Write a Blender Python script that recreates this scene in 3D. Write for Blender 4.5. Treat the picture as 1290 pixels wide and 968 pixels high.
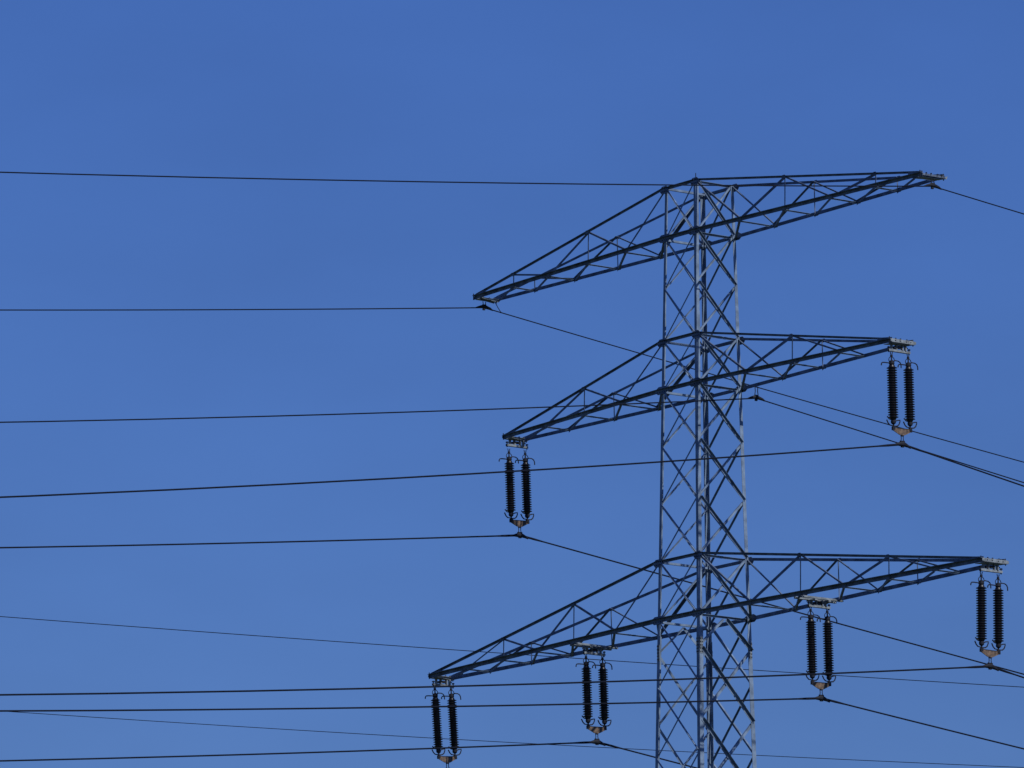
import bpy, bmesh, math, random
from mathutils import Vector, Matrix
random.seed(4)
R = math.radians
for o in list(bpy.data.objects):
    bpy.data.objects.remove(o)
C = bpy.context.scene.collection
S = bpy.context.scene

# ------------------------------------------------------------------ camera
cam_d = bpy.data.cameras.new('camera'); cam = bpy.data.objects.new('camera', cam_d); C.objects.link(cam)
cam_d.sensor_width = 36.0; cam_d.sensor_fit = 'HORIZONTAL'; cam_d.lens = 36.0 * 9250.86 / 1290
cam_d.clip_start = 1.0; cam_d.clip_end = 20000
_r = Vector((0.60590647, 0.79551227, -0.00612944)); _u = Vector((0.15726689, -0.11222336, 0.98115903))
_f = Vector((-0.77983618, 0.59545457, 0.1931046))
m = Matrix((_r, _u, -_f)).transposed().to_4x4()
m.translation = Vector((183.35826, -147.79801, 1.717))
cam.matrix_world = m
S.camera = cam

# ------------------------------------------------------------------ sky and sun
SUN_EL, SUN_AZ = 42.0, 84.0            # azimuth from +Y towards +X
sun_dir = Vector((math.sin(R(SUN_AZ)) * math.cos(R(SUN_EL)), math.cos(R(SUN_AZ)) * math.cos(R(SUN_EL)), math.sin(R(SUN_EL))))
w = bpy.data.worlds.new("World"); S.world = w; w.use_nodes = True
nt = w.node_tree; nt.nodes.clear()
out = nt.nodes.new('ShaderNodeOutputWorld'); bg = nt.nodes.new('ShaderNodeBackground')
sky = nt.nodes.new('ShaderNodeTexSky'); sky.sky_type = 'NISHITA'; sky.sun_disc = False
sky.sun_elevation = R(SUN_EL); sky.sun_rotation = R(SUN_AZ)
sky.altitude = 0; sky.air_density = 1.75; sky.dust_density = 0.15; sky.ozone_density = 7.5
# the faint, very thin cirrus veil of the real sky: a few per cent of unevenness
tc = nt.nodes.new('ShaderNodeTexCoord'); mp = nt.nodes.new('ShaderNodeMapping')
mp.inputs['Scale'].default_value = (14, 14, 34)
nz = nt.nodes.new('ShaderNodeTexNoise'); nz.inputs['Scale'].default_value = 1.3; nz.inputs['Detail'].default_value = 7
nz.inputs['Roughness'].default_value = .5
rmp = nt.nodes.new('ShaderNodeMapRange'); rmp.inputs['From Min'].default_value = .3; rmp.inputs['From Max'].default_value = .7
rmp.inputs['To Min'].default_value = .958; rmp.inputs['To Max'].default_value = 1.045
hs = nt.nodes.new('ShaderNodeHueSaturation'); hs.inputs['Hue'].default_value = .5; hs.inputs['Saturation'].default_value = 1.0
mul = nt.nodes.new('ShaderNodeVectorMath'); mul.operation = 'SCALE'
tint = nt.nodes.new('ShaderNodeVectorMath'); tint.operation = 'MULTIPLY'; tint.inputs[1].default_value = (.315, .46, .985)
L = nt.links.new
L(tc.outputs['Generated'], mp.inputs['Vector']); L(mp.outputs['Vector'], nz.inputs['Vector']); L(nz.outputs['Fac'], rmp.inputs['Value'])
L(sky.outputs['Color'], hs.inputs['Color']); L(hs.outputs['Color'], tint.inputs[0]); L(tint.outputs['Vector'], mul.inputs[0])
L(rmp.outputs['Result'], mul.inputs['Scale']); L(mul.outputs['Vector'], bg.inputs['Color']); L(bg.outputs['Background'], out.inputs['Surface'])
bg.inputs['Strength'].default_value = 0.08
sd = bpy.data.lights.new('sun', 'SUN'); sd.energy = 3.6; sd.angle = R(.53); sd.color = (1.0, .97, .93)
so = bpy.data.objects.new('sun', sd); C.objects.link(so); so.location = (40, 40, 120)
so.rotation_euler = sun_dir.to_track_quat('Z', 'Y').to_euler()
S.view_settings.view_transform = 'Standard'; S.view_settings.look = 'None'
S.view_settings.exposure = 0.0; S.view_settings.gamma = 1.0; S.view_settings.use_curve_mapping = False

# ------------------------------------------------------------------ materials
def mat(name, col, rough=.5, metal=0., var=.25, scale=6., bump=0., col2=None, spec=.5):
    M = bpy.data.materials.new(name); M.use_nodes = True; n = M.node_tree; b = n.nodes['Principled BSDF']
    b.inputs['Specular IOR Level'].default_value = spec
    b.inputs['Roughness'].default_value = rough; b.inputs['Metallic'].default_value = metal
    t = n.nodes.new('ShaderNodeTexCoord'); z = n.nodes.new('ShaderNodeTexNoise')
    z.inputs['Scale'].default_value = scale; z.inputs['Detail'].default_value = 6
    cr = n.nodes.new('ShaderNodeValToRGB')
    c2 = col2 or tuple(c * (1 - var) for c in col)
    cr.color_ramp.elements[0].position = .35; cr.color_ramp.elements[0].color = (*c2, 1)
    cr.color_ramp.elements[1].position = .68; cr.color_ramp.elements[1].color = (*[min(1, c * (1 + var * .4)) for c in col], 1)
    n.links.new(t.outputs['Object'], z.inputs['Vector']); n.links.new(z.outputs['Fac'], cr.inputs['Fac'])
    n.links.new(cr.outputs['Color'], b.inputs['Base Color'])
    if bump:
        bp = n.nodes.new('ShaderNodeBump'); bp.inputs['Strength'].default_value = bump; bp.inputs['Distance'].default_value = .01
        n.links.new(z.outputs['Fac'], bp.inputs['Height']); n.links.new(bp.outputs['Normal'], b.inputs['Normal'])
    return M
STEEL = mat('galvanised_steel', (.16, .23, .33), .6, .1, .42, 3.2)
ARM = mat('dark_steel', (.105, .145, .215), .65, .1, .55, 3.5)  # darker steel tone for the crossarms and the front and back struts
PLATE = mat('pale_zinc', (.21, .245, .27), .6, .1, .5, 7)
PORC = mat('black_glaze', (.008, .007, .009), .4, 0, .3, 8, spec=.35)
FIT = mat('dark_fittings', (.012, .014, .022), .7, 0, .4, 20, spec=.25)
RUST = mat('rusty_steel', (.17, .115, .075), .8, .1, .5, 9, .3, (.06, .04, .03))
WIRE = mat('aged_aluminium', (.007, .010, .020), .9, .0, .3, 1, spec=.15)
GRASS = mat('grass_ground', (.06, .085, .05), .95, 0, .4, .05, .4)
CONC = mat('concrete', (.34, .33, .30), .9, 0, .3, 3)

# ------------------------------------------------------------------ mesh helpers
def link(name, bm, material, parent=None, mat2=None, nf=0):
    if mat2 is not None:
        bm.faces.ensure_lookup_table()
        for f in list(bm.faces)[nf:]: f.material_index = 1
    bmesh.ops.recalc_face_normals(bm, faces=bm.faces)
    me = bpy.data.meshes.new(name); bm.to_mesh(me); bm.free(); me.materials.append(material)
    if mat2 is not None: me.materials.append(mat2)
    o = bpy.data.objects.new(name, me); C.objects.link(o)
    if parent is not None: o.parent = parent
    return o
def nbm(): return bmesh.new()
def prism(bm, prof, p, q, s, n):
    """extrude the closed profile [(a,b)] from p to q; a runs along s, b along n"""
    v0 = [bm.verts.new(p + s * a + n * b) for a, b in prof]; v1 = [bm.verts.new(q + s * a + n * b) for a, b in prof]
    k = len(prof)
    for i in range(k): bm.faces.new((v0[i], v0[(i + 1) % k], v1[(i + 1) % k], v1[i]))
    bm.faces.new(v0[::-1]); bm.faces.new(v1)
def angle_bar(bm, p, q, n, w, t=None, flip=False, w2=None, off=0., center=True):
    """rolled steel angle: one flange flat in the plane with normal n, the other standing along +n"""
    p = Vector(p); q = Vector(q); t = t or max(.007, w * .1); w2 = w2 or w
    e = (q - p).normalized(); n = (Vector(n) - e * Vector(n).dot(e)).normalized(); s = e.cross(n)
    if flip: s = -s
    p = p + n * off; q = q + n * off
    if center: p = p - s * w * .5; q = q - s * w * .5
    prism(bm, [(0, 0), (w, 0), (w, t), (t, t), (t, w2), (0, w2)], p, q, s, n)
def box(bm, c, ax, half):
    c = Vector(c); vs = []
    for i in (-1, 1):
        for j in (-1, 1):
            for k in (-1, 1): vs.append(bm.verts.new(c + ax[0] * half[0] * i + ax[1] * half[1] * j + ax[2] * half[2] * k))
    for f in ((0, 1, 3, 2), (4, 6, 7, 5), (0, 4, 5, 1), (2, 3, 7, 6), (0, 2, 6, 4), (1, 5, 7, 3)): bm.faces.new([vs[i] for i in f])
X, Y, Z = Vector((1, 0, 0)), Vector((0, 1, 0)), Vector((0, 0, 1))
def bx(bm, c, h): box(bm, c, (X, Y, Z), h)
def poly_plate(bm, pts, n, t):
    n = Vector(n).normalized(); a = [bm.verts.new(Vector(p) - n * t / 2) for p in pts]; b = [bm.verts.new(Vector(p) + n * t / 2) for p in pts]
    k = len(pts)
    for i in range(k): bm.faces.new((a[i], a[(i + 1) % k], b[(i + 1) % k], b[i]))
    bm.faces.new(a[::-1]); bm.faces.new(b)
def tube(bm, pts, rad, seg=8, closed=False):
    pts = [Vector(p) for p in pts]; rings = []; N = len(pts); prev = None
    for i, p in enumerate(pts):
        if closed: d = pts[(i + 1) % N] - pts[i - 1]
        else: d = pts[min(i + 1, N - 1)] - pts[max(i - 1, 0)]
        d.normalize()
        if prev is None: a = d.orthogonal().normalized()
        else: a = (prev - d * prev.dot(d)).normalized()
        prev = a; b = d.cross(a); rr = rad[i] if isinstance(rad, (list, tuple)) else rad
        rings.append([bm.verts.new(p + (a * math.cos(2 * math.pi * k / seg) + b * math.sin(2 * math.pi * k / seg)) * rr) for k in range(seg)])
    for i in range(N if closed else N - 1):
        r0, r1 = rings[i], rings[(i + 1) % N]
        for k in range(seg): bm.faces.new((r0[k], r0[(k + 1) % seg], r1[(k + 1) % seg], r1[k]))
    if not closed: bm.faces.new(rings[0][::-1]); bm.faces.new(rings[-1])
def lathe(bm, prof, c=(0, 0, 0), seg=20):
    c = Vector(c); rings = [[bm.verts.new(c + Vector((r * math.cos(2 * math.pi * k / seg), r * math.sin(2 * math.pi * k / seg), z))) for k in range(seg)] for r, z in prof]
    for a, b in zip(rings, rings[1:]):
        for k in range(seg): bm.faces.new((a[k], a[(k + 1) % seg], b[(k + 1) % seg], b[k]))
    bm.faces.new(rings[0]); bm.faces.new(rings[-1][::-1])
def thing(name, label, cat, loc=(0, 0, 0), group=None):
    o = bpy.data.objects.new(name, None); C.objects.link(o); o.location = loc
    o['label'] = label; o['category'] = cat
    if group: o['group'] = group
    return o
def tag(o, label, cat, group=None):
    o['label'] = label; o['category'] = cat
    if group: o['group'] = group
    return o

# ------------------------------------------------------------------ ground
bm = nbm()
NG = 64
ring0 = bm.verts.new((0, 0, 0)); rings = []
for rr in (15, 60, 200, 600, 2000, 7000):
    rings.append([bm.verts.new((rr * math.cos(2 * math.pi * k / NG), rr * math.sin(2 * math.pi * k / NG), 0)) for k in range(NG)])
for k in range(NG): bm.faces.new((ring0, rings[0][k], rings[0][(k + 1) % NG]))
for a, b in zip(rings, rings[1:]):
    for k in range(NG): bm.faces.new((a[k], b[k], b[(k + 1) % NG], a[(k + 1) % NG]))
g = link('ground', bm, GRASS); g['kind'] = 'structure'

# ------------------------------------------------------------------ pylon
TOP = 54.6
def half(z):                       # half width of the body at height z (relative to the top)
    return .8 - .01907 * z if z > -22 else .8 + .01907 * 22 + .055 * (-22 - z)
def P(su, sv, z, inset=0.):
    h = half(z) - inset
    return Vector((su * h, sv * h, TOP + z))
pylon = thing('lattice_pylon', 'tall grey steel lattice pylon with three crossarms carrying the insulators', 'pylon')
ZB = -TOP
LEVELS = [0, -1.704, -3.378, -5.127, -6.782, -8.635, -10.537, -12.44, -14.394]
corners = {'A': (-1, -1), 'B': (1, -1), 'C': (1, 1), 'D': (-1, 1)}
for nm, (su, sv) in corners.items():
    bm = nbm(); last = None
    segs = [(.03, -4.4, .11), (-4.4, -14.9, .12), (-14.9, -22, .145), (-22, ZB + .25, .2)]
    for z0, z1, wd in segs:
        p, q = P(su, sv, min(z0, 0)), P(su, sv, z1)
        if z0 > 0: p = p + Z * z0
        t = wd * .1
        wy = wd * 1.12
        prof = [(0, 0), (wd, 0), (wd, t), (t, t), (t, wy), (0, wy)]
        prism(bm, prof, p, q, X * -su, Y * -sv)
    leg = link('leg', bm, STEEL, pylon)
    # bolted splice plates on the flanges, with bolt heads
    for zs, hl in ((-15.45, .27),):
        c = P(su, sv, zs)
        bm = nbm(); bx(bm, c + Vector((su * .008, -sv * .075, 0)), (.008, .06, hl)); bx(bm, c + Vector((-su * .075, sv * .008, 0)), (.06, .008, hl))
        nf = len(bm.faces)
        for k in range(5):
            for d in (.04, .105):
                zz = (k - 2) * hl * .4
                bx(bm, c + Vector((su * .026, -sv * d, zz)), (.012, .013, .013)); bx(bm, c + Vector((-su * d, sv * .026, zz)), (.013, .012, .013))
        link('splice_plate', bm, PLATE, leg, FIT, nf)
# faces: (corner1, corner2, outward normal); falling = upper end at the first corner
FACES = [('A', 'B', -Y), ('D', 'C', Y), ('B', 'C', X), ('A', 'D', -X)]
def lerp(a, b, t): return a + (b - a) * t
def brace(bm_or_none, a, b, n, wd, outside, up, parent=pylon, mt=STEEL, name='diagonal_brace'):
    """face bracing bar; outside bars sit on the outer face of the leg flange, inside ones behind it"""
    e = (b - a).normalized(); L_ = (b - a).length
    p = a + e * .04; q = b - e * .04
    nn = n if outside else -n
    # orient so that the standing flange is on the upper edge (up) or the lower edge
    s = e.cross(nn); fl = (s.z < 0) ^ (not up)          # profile starts at s=0 with the standing flange
    bm_ = bm_or_none if bm_or_none is not None else nbm()
    angle_bar(bm_, p, q, nn, wd, flip=not fl, off=(.004 if outside else .023))
    if bm_or_none is None: return link(name, bm_, mt, parent)
def x_panel(f, z0, z1, wd, bm=None):
    a, b, n = f; ca, cb = corners[a], corners[b]
    ax = n.x != 0
    i = .06
    def PP(c, z):
        v = P(c[0], c[1], z)
        return v + (Vector((0, -c[1] * i, 0)) if ax else Vector((-c[0] * i, 0, 0)))
    out_ = n
    # falling bar: first corner high -> second corner low
    brace(bm, PP(ca, z0), PP(cb, z1), out_, wd, True, True)
    brace(bm, PP(ca, z1), PP(cb, z0), out_, wd * .8, False, True)
for z0, z1 in zip(LEVELS, LEVELS[1:]):
    for f in FACES:
        x_panel(f, z0, z1, (.07 if f[2].x else .058) * (1 if z0 > -6 else 1.15))
# below the lowest crossarm the panels of neighbouring faces are staggered
zl = [-14.394, -16.6, -18.9, -21.3, -23.9]
zs_ = [-15.5, -17.83, -20.3, -22.9]
for f in FACES[:2]:
    for z0, z1 in zip(zl[:3], zl[1:]): x_panel(f, z0, z1, .068)
for f in FACES[2:]:
    a, b, n = f; ca, cb = corners[a], corners[b]
    mid = (P(*ca, -14.5) + P(*cb, -14.5)) / 2
    brace(None, mid, P(*cb, zs_[0]), n, .1, True, True)
    brace(None, P(*ca, zs_[0]), mid, n, .07, False, True)
    for z0, z1 in zip(zs_[:2], zs_[1:]): x_panel(f, z0, z1, .1)
bm = nbm()
for f in FACES[:2]:
    x_panel(f, zl[3], zl[4], .09, bm)
for f in FACES[2:]: x_panel(f, zs_[2], zs_[3], .1, bm); x_panel(f, zs_[3], -25.4, .1, bm)
z = -23.9
while z > ZB + 4:
    z1 = max(ZB + .6, z - (2.6 + (-z - 23.9) * .06))
    for f in FACES:
        zz0 = z if f[2].y else z - 1.5
        zz1 = z1 if f[2].y else z1 - 1.5
        if zz1 < ZB + .4: zz1 = ZB + .4
        x_panel(f, zz0, zz1, .09, bm)
    z = z1
ll = link('lower_lattice', bm, STEEL, pylon); ll['kind'] = 'stuff'
# horizontal struts of the body at crossarm levels
for z in (0, -5.127, -12.44):
    for a, b, n in FACES:
        bm = nbm(); p, q = P(*corners[a], z - .03, .0), P(*corners[b], z - .03, .0)
        angle_bar(bm, p, q, n, .09 if n.y else .07, flip=False, off=.004 if n.y else -.11)
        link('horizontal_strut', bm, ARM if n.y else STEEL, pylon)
for z in (-1.704, -6.782, -14.394):
    for a, b, n in FACES[2:]:
        bm = nbm(); angle_bar(bm, P(*corners[a], z - .05, .0), P(*corners[b], z - .05, .0), n, .07, off=-.11)
        link('horizontal_strut', bm, STEEL, pylon)
# concrete footings
for nm, (su, sv) in corners.items():
    bm = nbm(); c = P(su, sv, ZB); lathe(bm, [(.55, -.3), (.55, .28), (.48, .34)], (c.x, c.y, 0), 20)
    link('footing', bm, CONC, pylon)
# small peak spike at the near top corner
bm = nbm(); tube(bm, [P(1, -1, 0) + Vector((-.05, .05, .1)), P(1, -1, 0) + Vector((-.05, .05, .24))], .014); link('top_spike', bm, FIT, pylon)

ARMS = {1: dict(zt=0., zb=-1.704, rise=-.056, L=11.69, w=.389, u=[2.985, 5.158, 7.392, 9.488, 11.4], th=.06, bw=.115, tw=.07),
        2: dict(zt=-5.127, zb=-6.782, rise=-.060, L=10.07, w=.385, u=[3.242, 5.431, 7.702], th=.04, bw=.115, tw=.07),
        3: dict(zt=-12.44, zb=-14.394, rise=-.066, L=14.28, w=.401, u=[3.511, 5.884, 7.952, 9.988, 12.144], th=.053, bw=.13, tw=.08)}
tipinfo = {}
def hexplate(bm, c, a, b, ra, rb, n, t):
    pts = [c + a * (ra * x) + b * (rb * y) for x, y in ((-1, -.25), (-.55, -1), (.6, -1), (1, -.3), (1, .3), (.5, 1), (-.5, 1), (-1, .35))]
    poly_plate(bm, pts, n, t)
for k, A_ in ARMS.items():
    zt, zb, rise, L_, wt, us, th = (A_[x] for x in ('zt', 'zb', 'rise', 'L', 'w', 'u', 'th'))
    hb, ht = half(zb), half(zt)
    def bot(s, v, u):
        if u <= hb: return Vector((s * u, v * hb, TOP + zb))
        t = (u - hb) / (L_ - hb); return Vector((s * u, v * (hb + (wt - hb) * t), TOP + zb + rise * t))
    def top(s, v, u):
        t = (u - ht) / (L_ - ht); return Vector((s * u, v * (ht + (wt - ht) * t), TOP + zt + (zb + rise + th - zt) * t))
    bw, tw = A_['bw'], A_['tw']
    bm = nbm()
    for v in (-1, 1):                                    # bottom chords run through from tip to tip
        n = Y * v
        for s in (-1, 1):
            a, b = bot(s, v, hb), bot(s, v, L_ + .04)
            angle_bar(bm, a, b, n, bw, t=.014, flip=(s * v > 0), w2=bw, off=.014 - (0. if v < 0 else 0.))
        angle_bar(bm, bot(-1, v, hb) - X * .0, bot(1, v, hb), n, bw, t=.014, flip=(v > 0), w2=bw * .98, off=.0145)
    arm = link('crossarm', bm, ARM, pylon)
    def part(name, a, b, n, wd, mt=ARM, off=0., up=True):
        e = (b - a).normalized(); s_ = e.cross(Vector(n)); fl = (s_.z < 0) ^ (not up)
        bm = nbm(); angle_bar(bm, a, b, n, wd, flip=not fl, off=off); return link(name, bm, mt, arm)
    for s in (-1, 1):
        F = [bot(s, -1, hb)] + [bot(s, -1, u) for u in us]; Rr = [bot(s, 1, hb)] + [bot(s, 1, u) for u in us]
        for v, N in ((-1, F), (1, Rr)):
            n = Y * v
            e0, e1 = top(s, v, ht), top(s, v, L_ - .1)
            part('top_chord', e0, e1, n, tw * (1.2 if v > 0 else .95), off=.006)
            part('diagonal_brace', e0 + Vector((0, -v * .02, -.05)), N[1] + Vector((0, -v * .02, .03)), -n, .085 if (v > 0 and s < 0) else .06)
            T2 = top(s, v, us[1]); part('diagonal_brace', N[1] + Vector((0, -v * .02, .03)), T2 + Vector((0, -v * .02, 0)), -n, (.10 if s > 0 else .06) if v < 0 else .05, off=.006)
            part('vertical_post', N[2], T2, -n, .04, off=.02)
            part('diagonal_brace', T2 + Vector((0, -v * .02, 0)), N[3] + Vector((0, -v * .02, 0)), -n, .085 if (v < 0 and s < 0) else .052, off=.014)
            if len(us) > 3:
                T4 = top(s, v, us[3]); part('diagonal_brace', N[3] + Vector((0, -v * .02, 0)), T4 + Vector((0, -v * .02, 0)), -n, (.09 if s > 0 else .06) if v < 0 else .05, off=.006)
                part('vertical_post', N[4], T4, -n, .04, off=.02)
                if k == 3: part('diagonal_brace', T4 + Vector((0, -v * .02, 0)), N[5] + Vector((0, -v * .02, 0)), -n, .05, off=.014)
            # gusset plates at the legs
            for (pc, ra, rb) in ((bot(s, v, hb) + Vector((-s * .06, 0, .01)), .34, .13), (top(s, v, ht) + Vector((0, 0, -.06)), .22, .13)):
                bm = nbm(); hexplate(bm, pc + Y * v * .036, X * s, Z, ra, rb, Y, .012); nf = len(bm.faces)
                for ix in (-.75, -.45, -.1, .3, .7):
                    for iz in (-.4, .4): bx(bm, pc + Vector((s * ra * ix, v * .048, rb * iz)), (.013, .01, .013))
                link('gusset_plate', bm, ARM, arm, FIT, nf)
            for gp, ra_, rb_ in [(N[i_], .13, .075) for i_ in range(1, len(us))] + [(top(s, v, us[i_]) , .11, .06) for i_ in (1, 3) if i_ < len(us)]:
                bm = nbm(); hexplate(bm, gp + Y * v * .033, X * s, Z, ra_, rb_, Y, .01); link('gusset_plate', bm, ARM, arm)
            # tip gusset closing top and bottom chord
            bm = nbm(); c0, c1 = bot(s, v, L_ - .62), bot(s, v, L_ + .05)
            poly_plate(bm, [c0 + Vector((0, v * .034, -.02)), c0 + Vector((0, v * .034, .17)), c1 + Vector((0, v * .034, .1)), c1 + Vector((0, v * .034, -.08))], Y, .012)
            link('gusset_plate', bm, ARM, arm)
        # bottom plane lacing: struts across, heavy diagonals in one sense on both arms
        dz = Vector((0, 0, -.03))
        for i in range(1, len(F)):
            part('transverse_strut', F[i] + dz, Rr[i] + dz, -Z, .045, STEEL, off=.0)
            if s > 0: part('lacing_bar', F[i] + dz, Rr[i - 1] + dz, -Z, .085, off=.012)
            elif i < len(F): part('lacing_bar', F[i - 1] + dz, Rr[i] + dz, -Z, .085, off=.012)
        if s < 0: part('lacing_bar', F[-1] + dz, bot(s, 1, L_ - .05) + dz, -Z, .085, off=.012)
        # tip plate between the chord ends and the hanger beam
        zz = TOP + zb + rise
        bm = nbm()
        pts = [bot(s, -1, L_ - .38), bot(s, -1, L_ + .02), bot(s, 1, L_ + .02), bot(s, 1, L_ - .12)]
        poly_plate(bm, [p + Vector((0, 0, -.075)) for p in pts], Z, .012); link('tip_plate', bm, PLATE, arm)
        hh = .04 if k > 1 else .024
        bm = nbm(); bx(bm, (s * (L_ + .06), .04, zz), (.008, wt + (.14 if k > 1 else .07), hh)); bx(bm, (s * (L_ + .02), .04, zz - hh - .011), (.055, wt + .10, .008))
        bx(bm, (s * (L_ + .02), .04, zz + hh + .007), (.045, wt + .1, .006)) if k > 1 else None
        nf = len(bm.faces)
        for y in (-.3, -.1, .16, .34): bx(bm, (s * (L_ + .074), y, zz), (.008, .014, .014)); bx(bm, (s * (L_ + .03), y + .05, zz + hh + .03), (.02, .016, .02))
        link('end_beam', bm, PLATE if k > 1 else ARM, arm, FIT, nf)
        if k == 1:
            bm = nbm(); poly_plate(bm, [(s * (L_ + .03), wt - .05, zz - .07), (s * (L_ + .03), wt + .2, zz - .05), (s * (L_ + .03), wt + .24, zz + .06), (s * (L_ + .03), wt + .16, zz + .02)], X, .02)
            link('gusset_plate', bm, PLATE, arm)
        for v in (-1, 1):
            bm = nbm(); tube(bm, [(s * (L_ + .0), v * (wt + .1), zz - .1), (s * (L_ + .0), v * (wt + .1), zz + .12)], .016); link('bolt', bm, FIT, arm)
        tipinfo[(k, s)] = (s * L_, zz)
        def hanger(u0, z0, zlow, wd, nm='hanger_bracket'):
            bm = nbm()
            bx(bm, (u0, 0, zlow + .036), (.05, .44, .007)); bx(bm, (u0 - .045, 0, zlow), (.006, .44, .028)); bx(bm, (u0 + .045, 0, zlow), (.006, .44, .028))
            for y in (-.27, -.1, .12, .24): bx(bm, (u0 + y * .15, y, (z0 + zlow) / 2 + .02), (.045, .022, (z0 - zlow) / 2 - .016))
            bx(bm, (u0, 0, (z0 + zlow) / 2 + .01), (.03, .16, .02))
            nf = len(bm.faces)
            for y in (-.42, .42):
                tube(bm, [(u0, y, zlow - .06), (u0, y, zlow + .13)], .02); bx(bm, (u0, y, zlow + .1), (.035, .035, .015))
            bx(bm, (u0, .01, (z0 + zlow) / 2 + .02), (.052, .07, .035)); bx(bm, (u0, -.19, (z0 + zlow) / 2), (.05, .04, .03)); bx(bm, (u0, .3, (z0 + zlow) / 2 + .03), (.05, .03, .02))
            link(nm, bm, PLATE, arm, FIT, nf)
        if k > 1: hanger(s * (L_ - .12 if k > 1 else L_), zz - .09, zz - .3, .4)
        if k == 3:
            ub = 5.82; zc = bot(s, 1, ub).z
            yw = abs(bot(s, 1, ub).y)
            bm = nbm()
            for du in (-.17, .17): bx(bm, (s * (ub + du), 0, zc - .1), (.04, yw + .02, .02)); bx(bm, (s * (ub + du) - .03, 0, zc - .085), (.006, yw + .02, .04))
            for y in (-.28, .28): bx(bm, (s * ub, y, zc - .15), (.22, .05, .02))
            link('hanger_beam', bm, PLATE, arm); hanger(s * ub, zc - .12, zc - .34, .4)

# ------------------------------------------------------------------ insulator strings
def make_insulator():
    """origin at the hook height; the pair of rods stands along Y"""
    t = bpy.data.objects.new('insulator_string', None); C.objects.link(t)
    for y in (-.345, .345):
        bm = nbm()
        prof = [(.05, -.30), (.09, -.33), (.10, -.37)]; zz = -.385; n = 21; step = (2.06 - .40) / n
        for i in range(n):
            prof += [(.106, zz), (.168, zz - step * .36), (.168, zz - step * .47), (.108, zz - step * .66)]; zz -= step
        prof += [(.10, zz), (.085, zz - .03), (.05, zz - .05)]
        lathe(bm, prof, (0, y, 0), 24); rod = link('insulator_rod', bm, PORC, t)
        bm = nbm(); lathe(bm, [(.04, -.17), (.085, -.2), (.092, -.29), (.06, -.32)], (0, y, 0), 16); link('top_cap', bm, FIT, rod)
        bm = nbm(); lathe(bm, [(.06, zz - .03), (.085, zz - .07), (.08, zz - .14), (.035, zz - .18)], (0, y, 0), 16); link('bottom_cap', bm, FIT, rod)
        bm = nbm(); tube(bm, [(0, y - .045, .10), (0, y - .02, .0), (0, y, -.05)], .014); tube(bm, [(0, y + .045, .10), (0, y + .02, .0), (0, y, -.05)], .014)
        tube(bm, [(0, y, -.03), (0, y, -.2)], .022); bx(bm, (0, y, -.03), (.03, .03, .03)); link('clevis', bm, FIT, t)
        bm = nbm()
        tube(bm, [(.0, y + .115 * math.cos(a * math.pi / 8), -.16 + .105 * math.sin(a * math.pi / 8)) for a in range(16)], .013, 6, True)
        link('grading_ring', bm, FIT, t)
        bm = nbm()
        tube(bm, [(0, y - .43, -.37), (0, y - .42, -.31), (0, y - .39, -.275), (0, y - .30, -.265), (0, y - .08, -.265)], .019, 6)
        tube(bm, [(0, y + .06, -.2), (0, y + .15, -.165), (0, y + .27, -.17), (0, y + .35, -.21), (0, y + .385, -.28), (0, y + .39, -.38)], .019, 6)
        link('arcing_horn', bm, FIT, t)
        bm = nbm()
        tube(bm, [(0, y - .06, -2.09), (0, y - .17, -2.06), (0, y - .25, -1.99)], .02, 6)
        tube(bm, [(0, y - .03, -2.27), (0, y - .15, -2.26), (0, y - .22, -2.2), (0, y - .275, -2.1)], .021, 6)
        tube(bm, [(0, y + .03, -2.28), (0, y + .16, -2.265), (0, y + .23, -2.21), (0, y + .27, -2.12), (0, y + .275, -2.07), (0, y + .18, -2.08), (0, y + .07, -2.12)], .021, 6)
        link('arcing_horn', bm, FIT, t)
        bm = nbm(); tube(bm, [(0, y, -2.2), (0, y * .97, -2.38)], .026); bx(bm, (0, y * .98, -2.33), (.035, .04, .045)); link('clevis', bm, FIT, t)
    bm = nbm()
    pts = [(0, -.4, -2.32), (0, -.2, -2.345), (0, .2, -2.345), (0, .4, -2.32), (0, .4, -2.40), (0, .1, -2.54), (0, -.1, -2.54), (0, -.4, -2.40)]
    poly_plate(bm, pts, X, .03); yk = link('yoke_plate', bm, RUST, t)
    bm = nbm(); tube(bm, [(0, -.36, -2.315), (0, -.2, -2.335), (0, .2, -2.335), (0, .36, -2.315)], .019); bx(bm, (0, -.37, -2.36), (.03, .035, .055)); bx(bm, (0, .37, -2.36), (.03, .035, .055))
    link('edge_bar', bm, FIT, yk)
    bm = nbm()
    for d in (-.045, .045): tube(bm, [(0, d * .6, -2.50), (0, d, -2.6), (0, d * .9, -2.66), (0, d * 1.5, -2.76)], .013, 6)
    bx(bm, (0, 0, -2.56), (.025, .05, .02)); link('link', bm, FIT, t)
    bm = nbm()
    lathe_pts = [(0, -.34, -2.875), (0, -.24, -2.85), (0, -.1, -2.83), (0, 0, -2.83), (0, .1, -2.835), (0, .24, -2.88), (0, .34, -2.93)]
    tube(bm, lathe_pts, [.022, .04, .07, .085, .07, .045, .022], 10)
    bx(bm, (0, 0, -2.77), (.03, .085, .05)); bx(bm, (0, 0, -2.9), (.03, .05, .03)); link('suspension_clamp', bm, FIT, t)
    return t
def copy_tree(o, parent=None):
    c = o.copy(); C.objects.link(c)
    if parent is not None: c.parent = parent
    for ch in [x for x in bpy.data.objects if x.parent == o]: copy_tree(ch, c)
    return c
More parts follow.
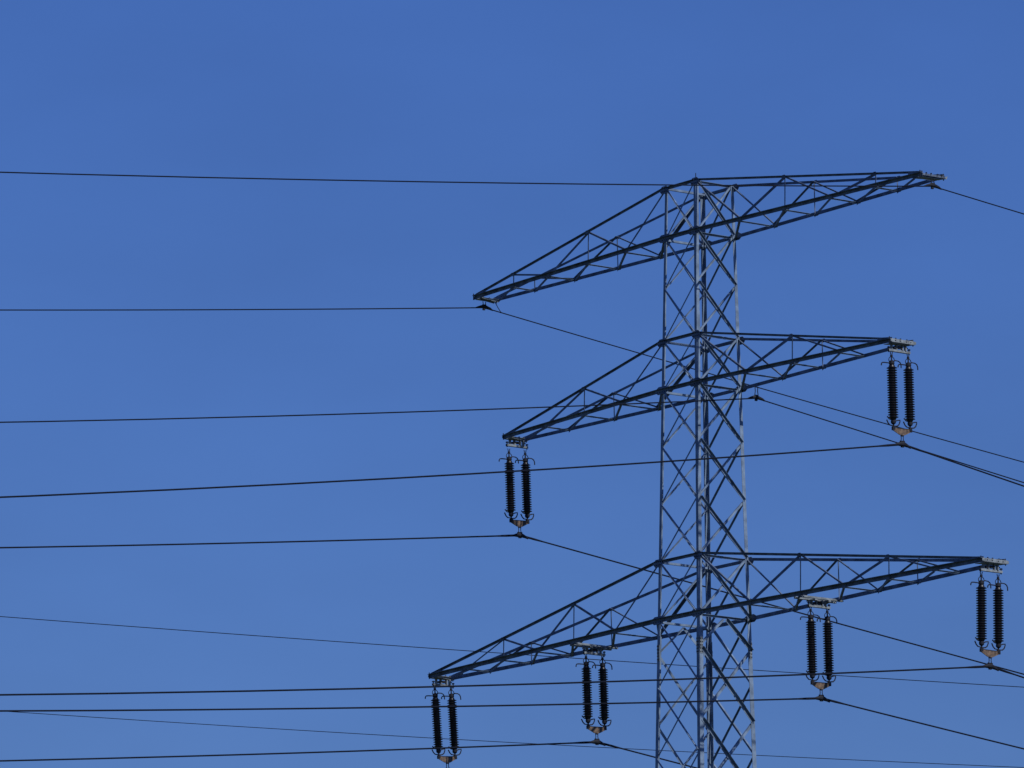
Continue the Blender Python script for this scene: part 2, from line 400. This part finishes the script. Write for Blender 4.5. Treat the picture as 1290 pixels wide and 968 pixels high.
INS = [(-9.95, .10, -10.17, 'black twin-rod insulator hanging from the left tip of the middle crossarm'),
       (9.99, .05, -10.12, 'black twin-rod insulator hanging from the right tip of the middle crossarm'),
       (-14.18, .20, -17.68, 'black twin-rod insulator at the left tip of the lowest crossarm, cut by the bottom edge'),
       (-5.82, .09, -17.69, 'black twin-rod insulator halfway along the left side of the lowest crossarm'),
       (5.82, .05, -17.69, 'black twin-rod insulator halfway along the right side of the lowest crossarm, nearest the lattice body'),
       (14.10, -.05, -17.74, 'black twin-rod insulator hanging from the far right tip of the lowest crossarm')]
proto = make_insulator()
children0 = list(bpy.data.objects)
clamps = []
for i, (u, v, zc, lab) in enumerate(INS):
    o = proto if i == 0 else copy_tree(proto)
    o.location = (u, 0, TOP + zc + 2.83); o.rotation_euler = (math.asin(v / 2.84), 0, 0)
    tag(o, lab, 'insulator', 'twin rod insulators hanging from the crossarms')
    clamps.append(Vector((u, v, TOP + zc)))

# ------------------------------------------------------------------ wires
def wire(name, c, ml, mr, rad, label, cat='power line', group=None, span=350., kl=None, kr=None):
    bm = nbm(); pts = []
    ts = [0, .15, .35, .6] + [1 + i * 1.0 for i in range(12)] + [14, 17, 20, 24, 28, 33, 38, 45, 55, 70, 90, 120, 160, 210, 270, 350]
    for t in reversed(ts[1:]): pts.append(c + Vector((0, -t, -ml * t + (kl or ml / span) * t * t)))
    pts.append(c.copy())
    for t in ts[1:]: pts.append(c + Vector((0, t, -mr * t + (kr or mr / span) * t * t)))
    tube(bm, pts, [rad * (1.45 if abs(p.y - c.y) < .7 and 'conductor' in name else 1.) for p in pts], 8)
    o = link(name, bm, WIRE); tag(o, label, cat, group); return o
G1 = 'conductors hung from the insulators'; G2 = 'earth wires on the pylon'
CR = .026
wire('conductor', clamps[0], .127, .1235, CR, 'power line clamped under the insulator at the left tip of the middle crossarm', group=G1, kl=.0003, kr=.0001)
wire('conductor', clamps[1], .170, .162, CR, 'power line clamped under the insulator at the right tip of the middle crossarm', group=G1, kl=.00045)
wire('conductor', clamps[2], .112, .125, CR, 'lowest power line, running into the left tip insulator of the lowest crossarm', group=G1)
wire('conductor', clamps[3], .117, .126, CR, 'power line clamped under the left inner insulator of the lowest crossarm', group=G1)
wire('conductor', clamps[4], .1095, .110, CR, 'power line clamped under the right inner insulator of the lowest crossarm', group=G1)
wire('conductor', clamps[5], .127, .168, CR, 'power line clamped under the far right tip insulator of the lowest crossarm', group=G1, kl=.0004)
e1 = Vector((11.73, 0, TOP - 2.11)); e2 = Vector((-11.73, 0, TOP - 2.06)); e3 = Vector((1.75, .88, TOP - 7.241))
wire('earth_wire', e1, .131, .108, .020, 'thin topmost wire passing behind the pylon peak to the right tip of the top crossarm', group=G2, kl=.00032)
wire('earth_wire', e2, .130, .121, .020, 'thin wire clamped directly under the left tip of the top crossarm', group=G2, kl=.00026)
wire('earth_wire', e3, .150, .138, .021, 'wire clamped under the middle crossarm just right of the lattice body', group=G2, kl=.0004, kr=.0001)
def clampset(c, ztop, label, jumper=None):
    t = thing('suspension_clamp', label, 'wire clamp', c, 'earth wire clamps')
    h = ztop - c.z
    bm = nbm(); tube(bm, [(0, -.36, -.04), (0, -.22, .0), (0, -.08, .03), (0, 0, .03), (0, .1, .02), (0, .24, -.01), (0, .36, -.055)], [.02, .04, .06, .07, .06, .045, .02], 10)
    bx(bm, (0, -.02, -.06), (.03, .04, .03)); bx(bm, (0, 0, .08), (.025, .07, .03)); link('clamp_body', bm, FIT, t)
    bm = nbm()
    for d in (-.06, .06): tube(bm, [(0, d, h), (0, d * .8, h * .6), (0, d * 1.2, .09)], .014, 6)
    link('shackle', bm, FIT, t)
    if jumper:
        bm = nbm(); tube(bm, jumper, .013, 6); link('bonding_lead', bm, FIT, t)
    return t
clampset(e1, TOP - 1.85, 'dark clamp hanging under the right tip of the top crossarm')
clampset(e2, TOP - 1.85, 'dark clamp with bonding lead under the left tip of the top crossarm',
         [(.06, .42, .22), (.05, .55, .05), (.02, .68, -.07), (.0, .8, -.1), (0, .95, -.115)])
clampset(e3, TOP - 6.85, 'shiny clamp under the middle crossarm beside the lattice body')
# two wires of another line far behind
cx, cy = 183.358, -147.798
hz = Vector((-.79481, .60686, 0)); hr = Vector((.60686, .79481, 0))
def far_wire(D, pts3, label):
    (x0, z0), (x1, z1), (x2, z2) = pts3
    def zf(x):
        return z0 * (x - x1) * (x - x2) / ((x0 - x1) * (x0 - x2)) + z1 * (x - x0) * (x - x2) / ((x1 - x0) * (x1 - x2)) + z2 * (x - x0) * (x - x1) / ((x2 - x0) * (x2 - x1))
    bm = nbm(); P_ = [Vector((cx, cy, 0)) + hz * D + hr * x + Z * zf(x) for x in range(-90, 91, 3)]
    tube(bm, P_, .0185 if D > 320 else .0145, 6); o = link('distant_wire', bm, WIRE); tag(o, label, 'power line', 'thin wires of a line behind the pylon')
far_wire(335, [(-23.73, 56.85), (-3.19, 55.19), (23.52, 53.25)], 'thin distant wire sloping down to the right behind the lowest crossarm')
far_wire(300, [(-21.22, 47.14), (0.07, 45.68), (21.0, 44.52)], 'faintest distant wire crossing the very bottom of the picture behind the pylon')
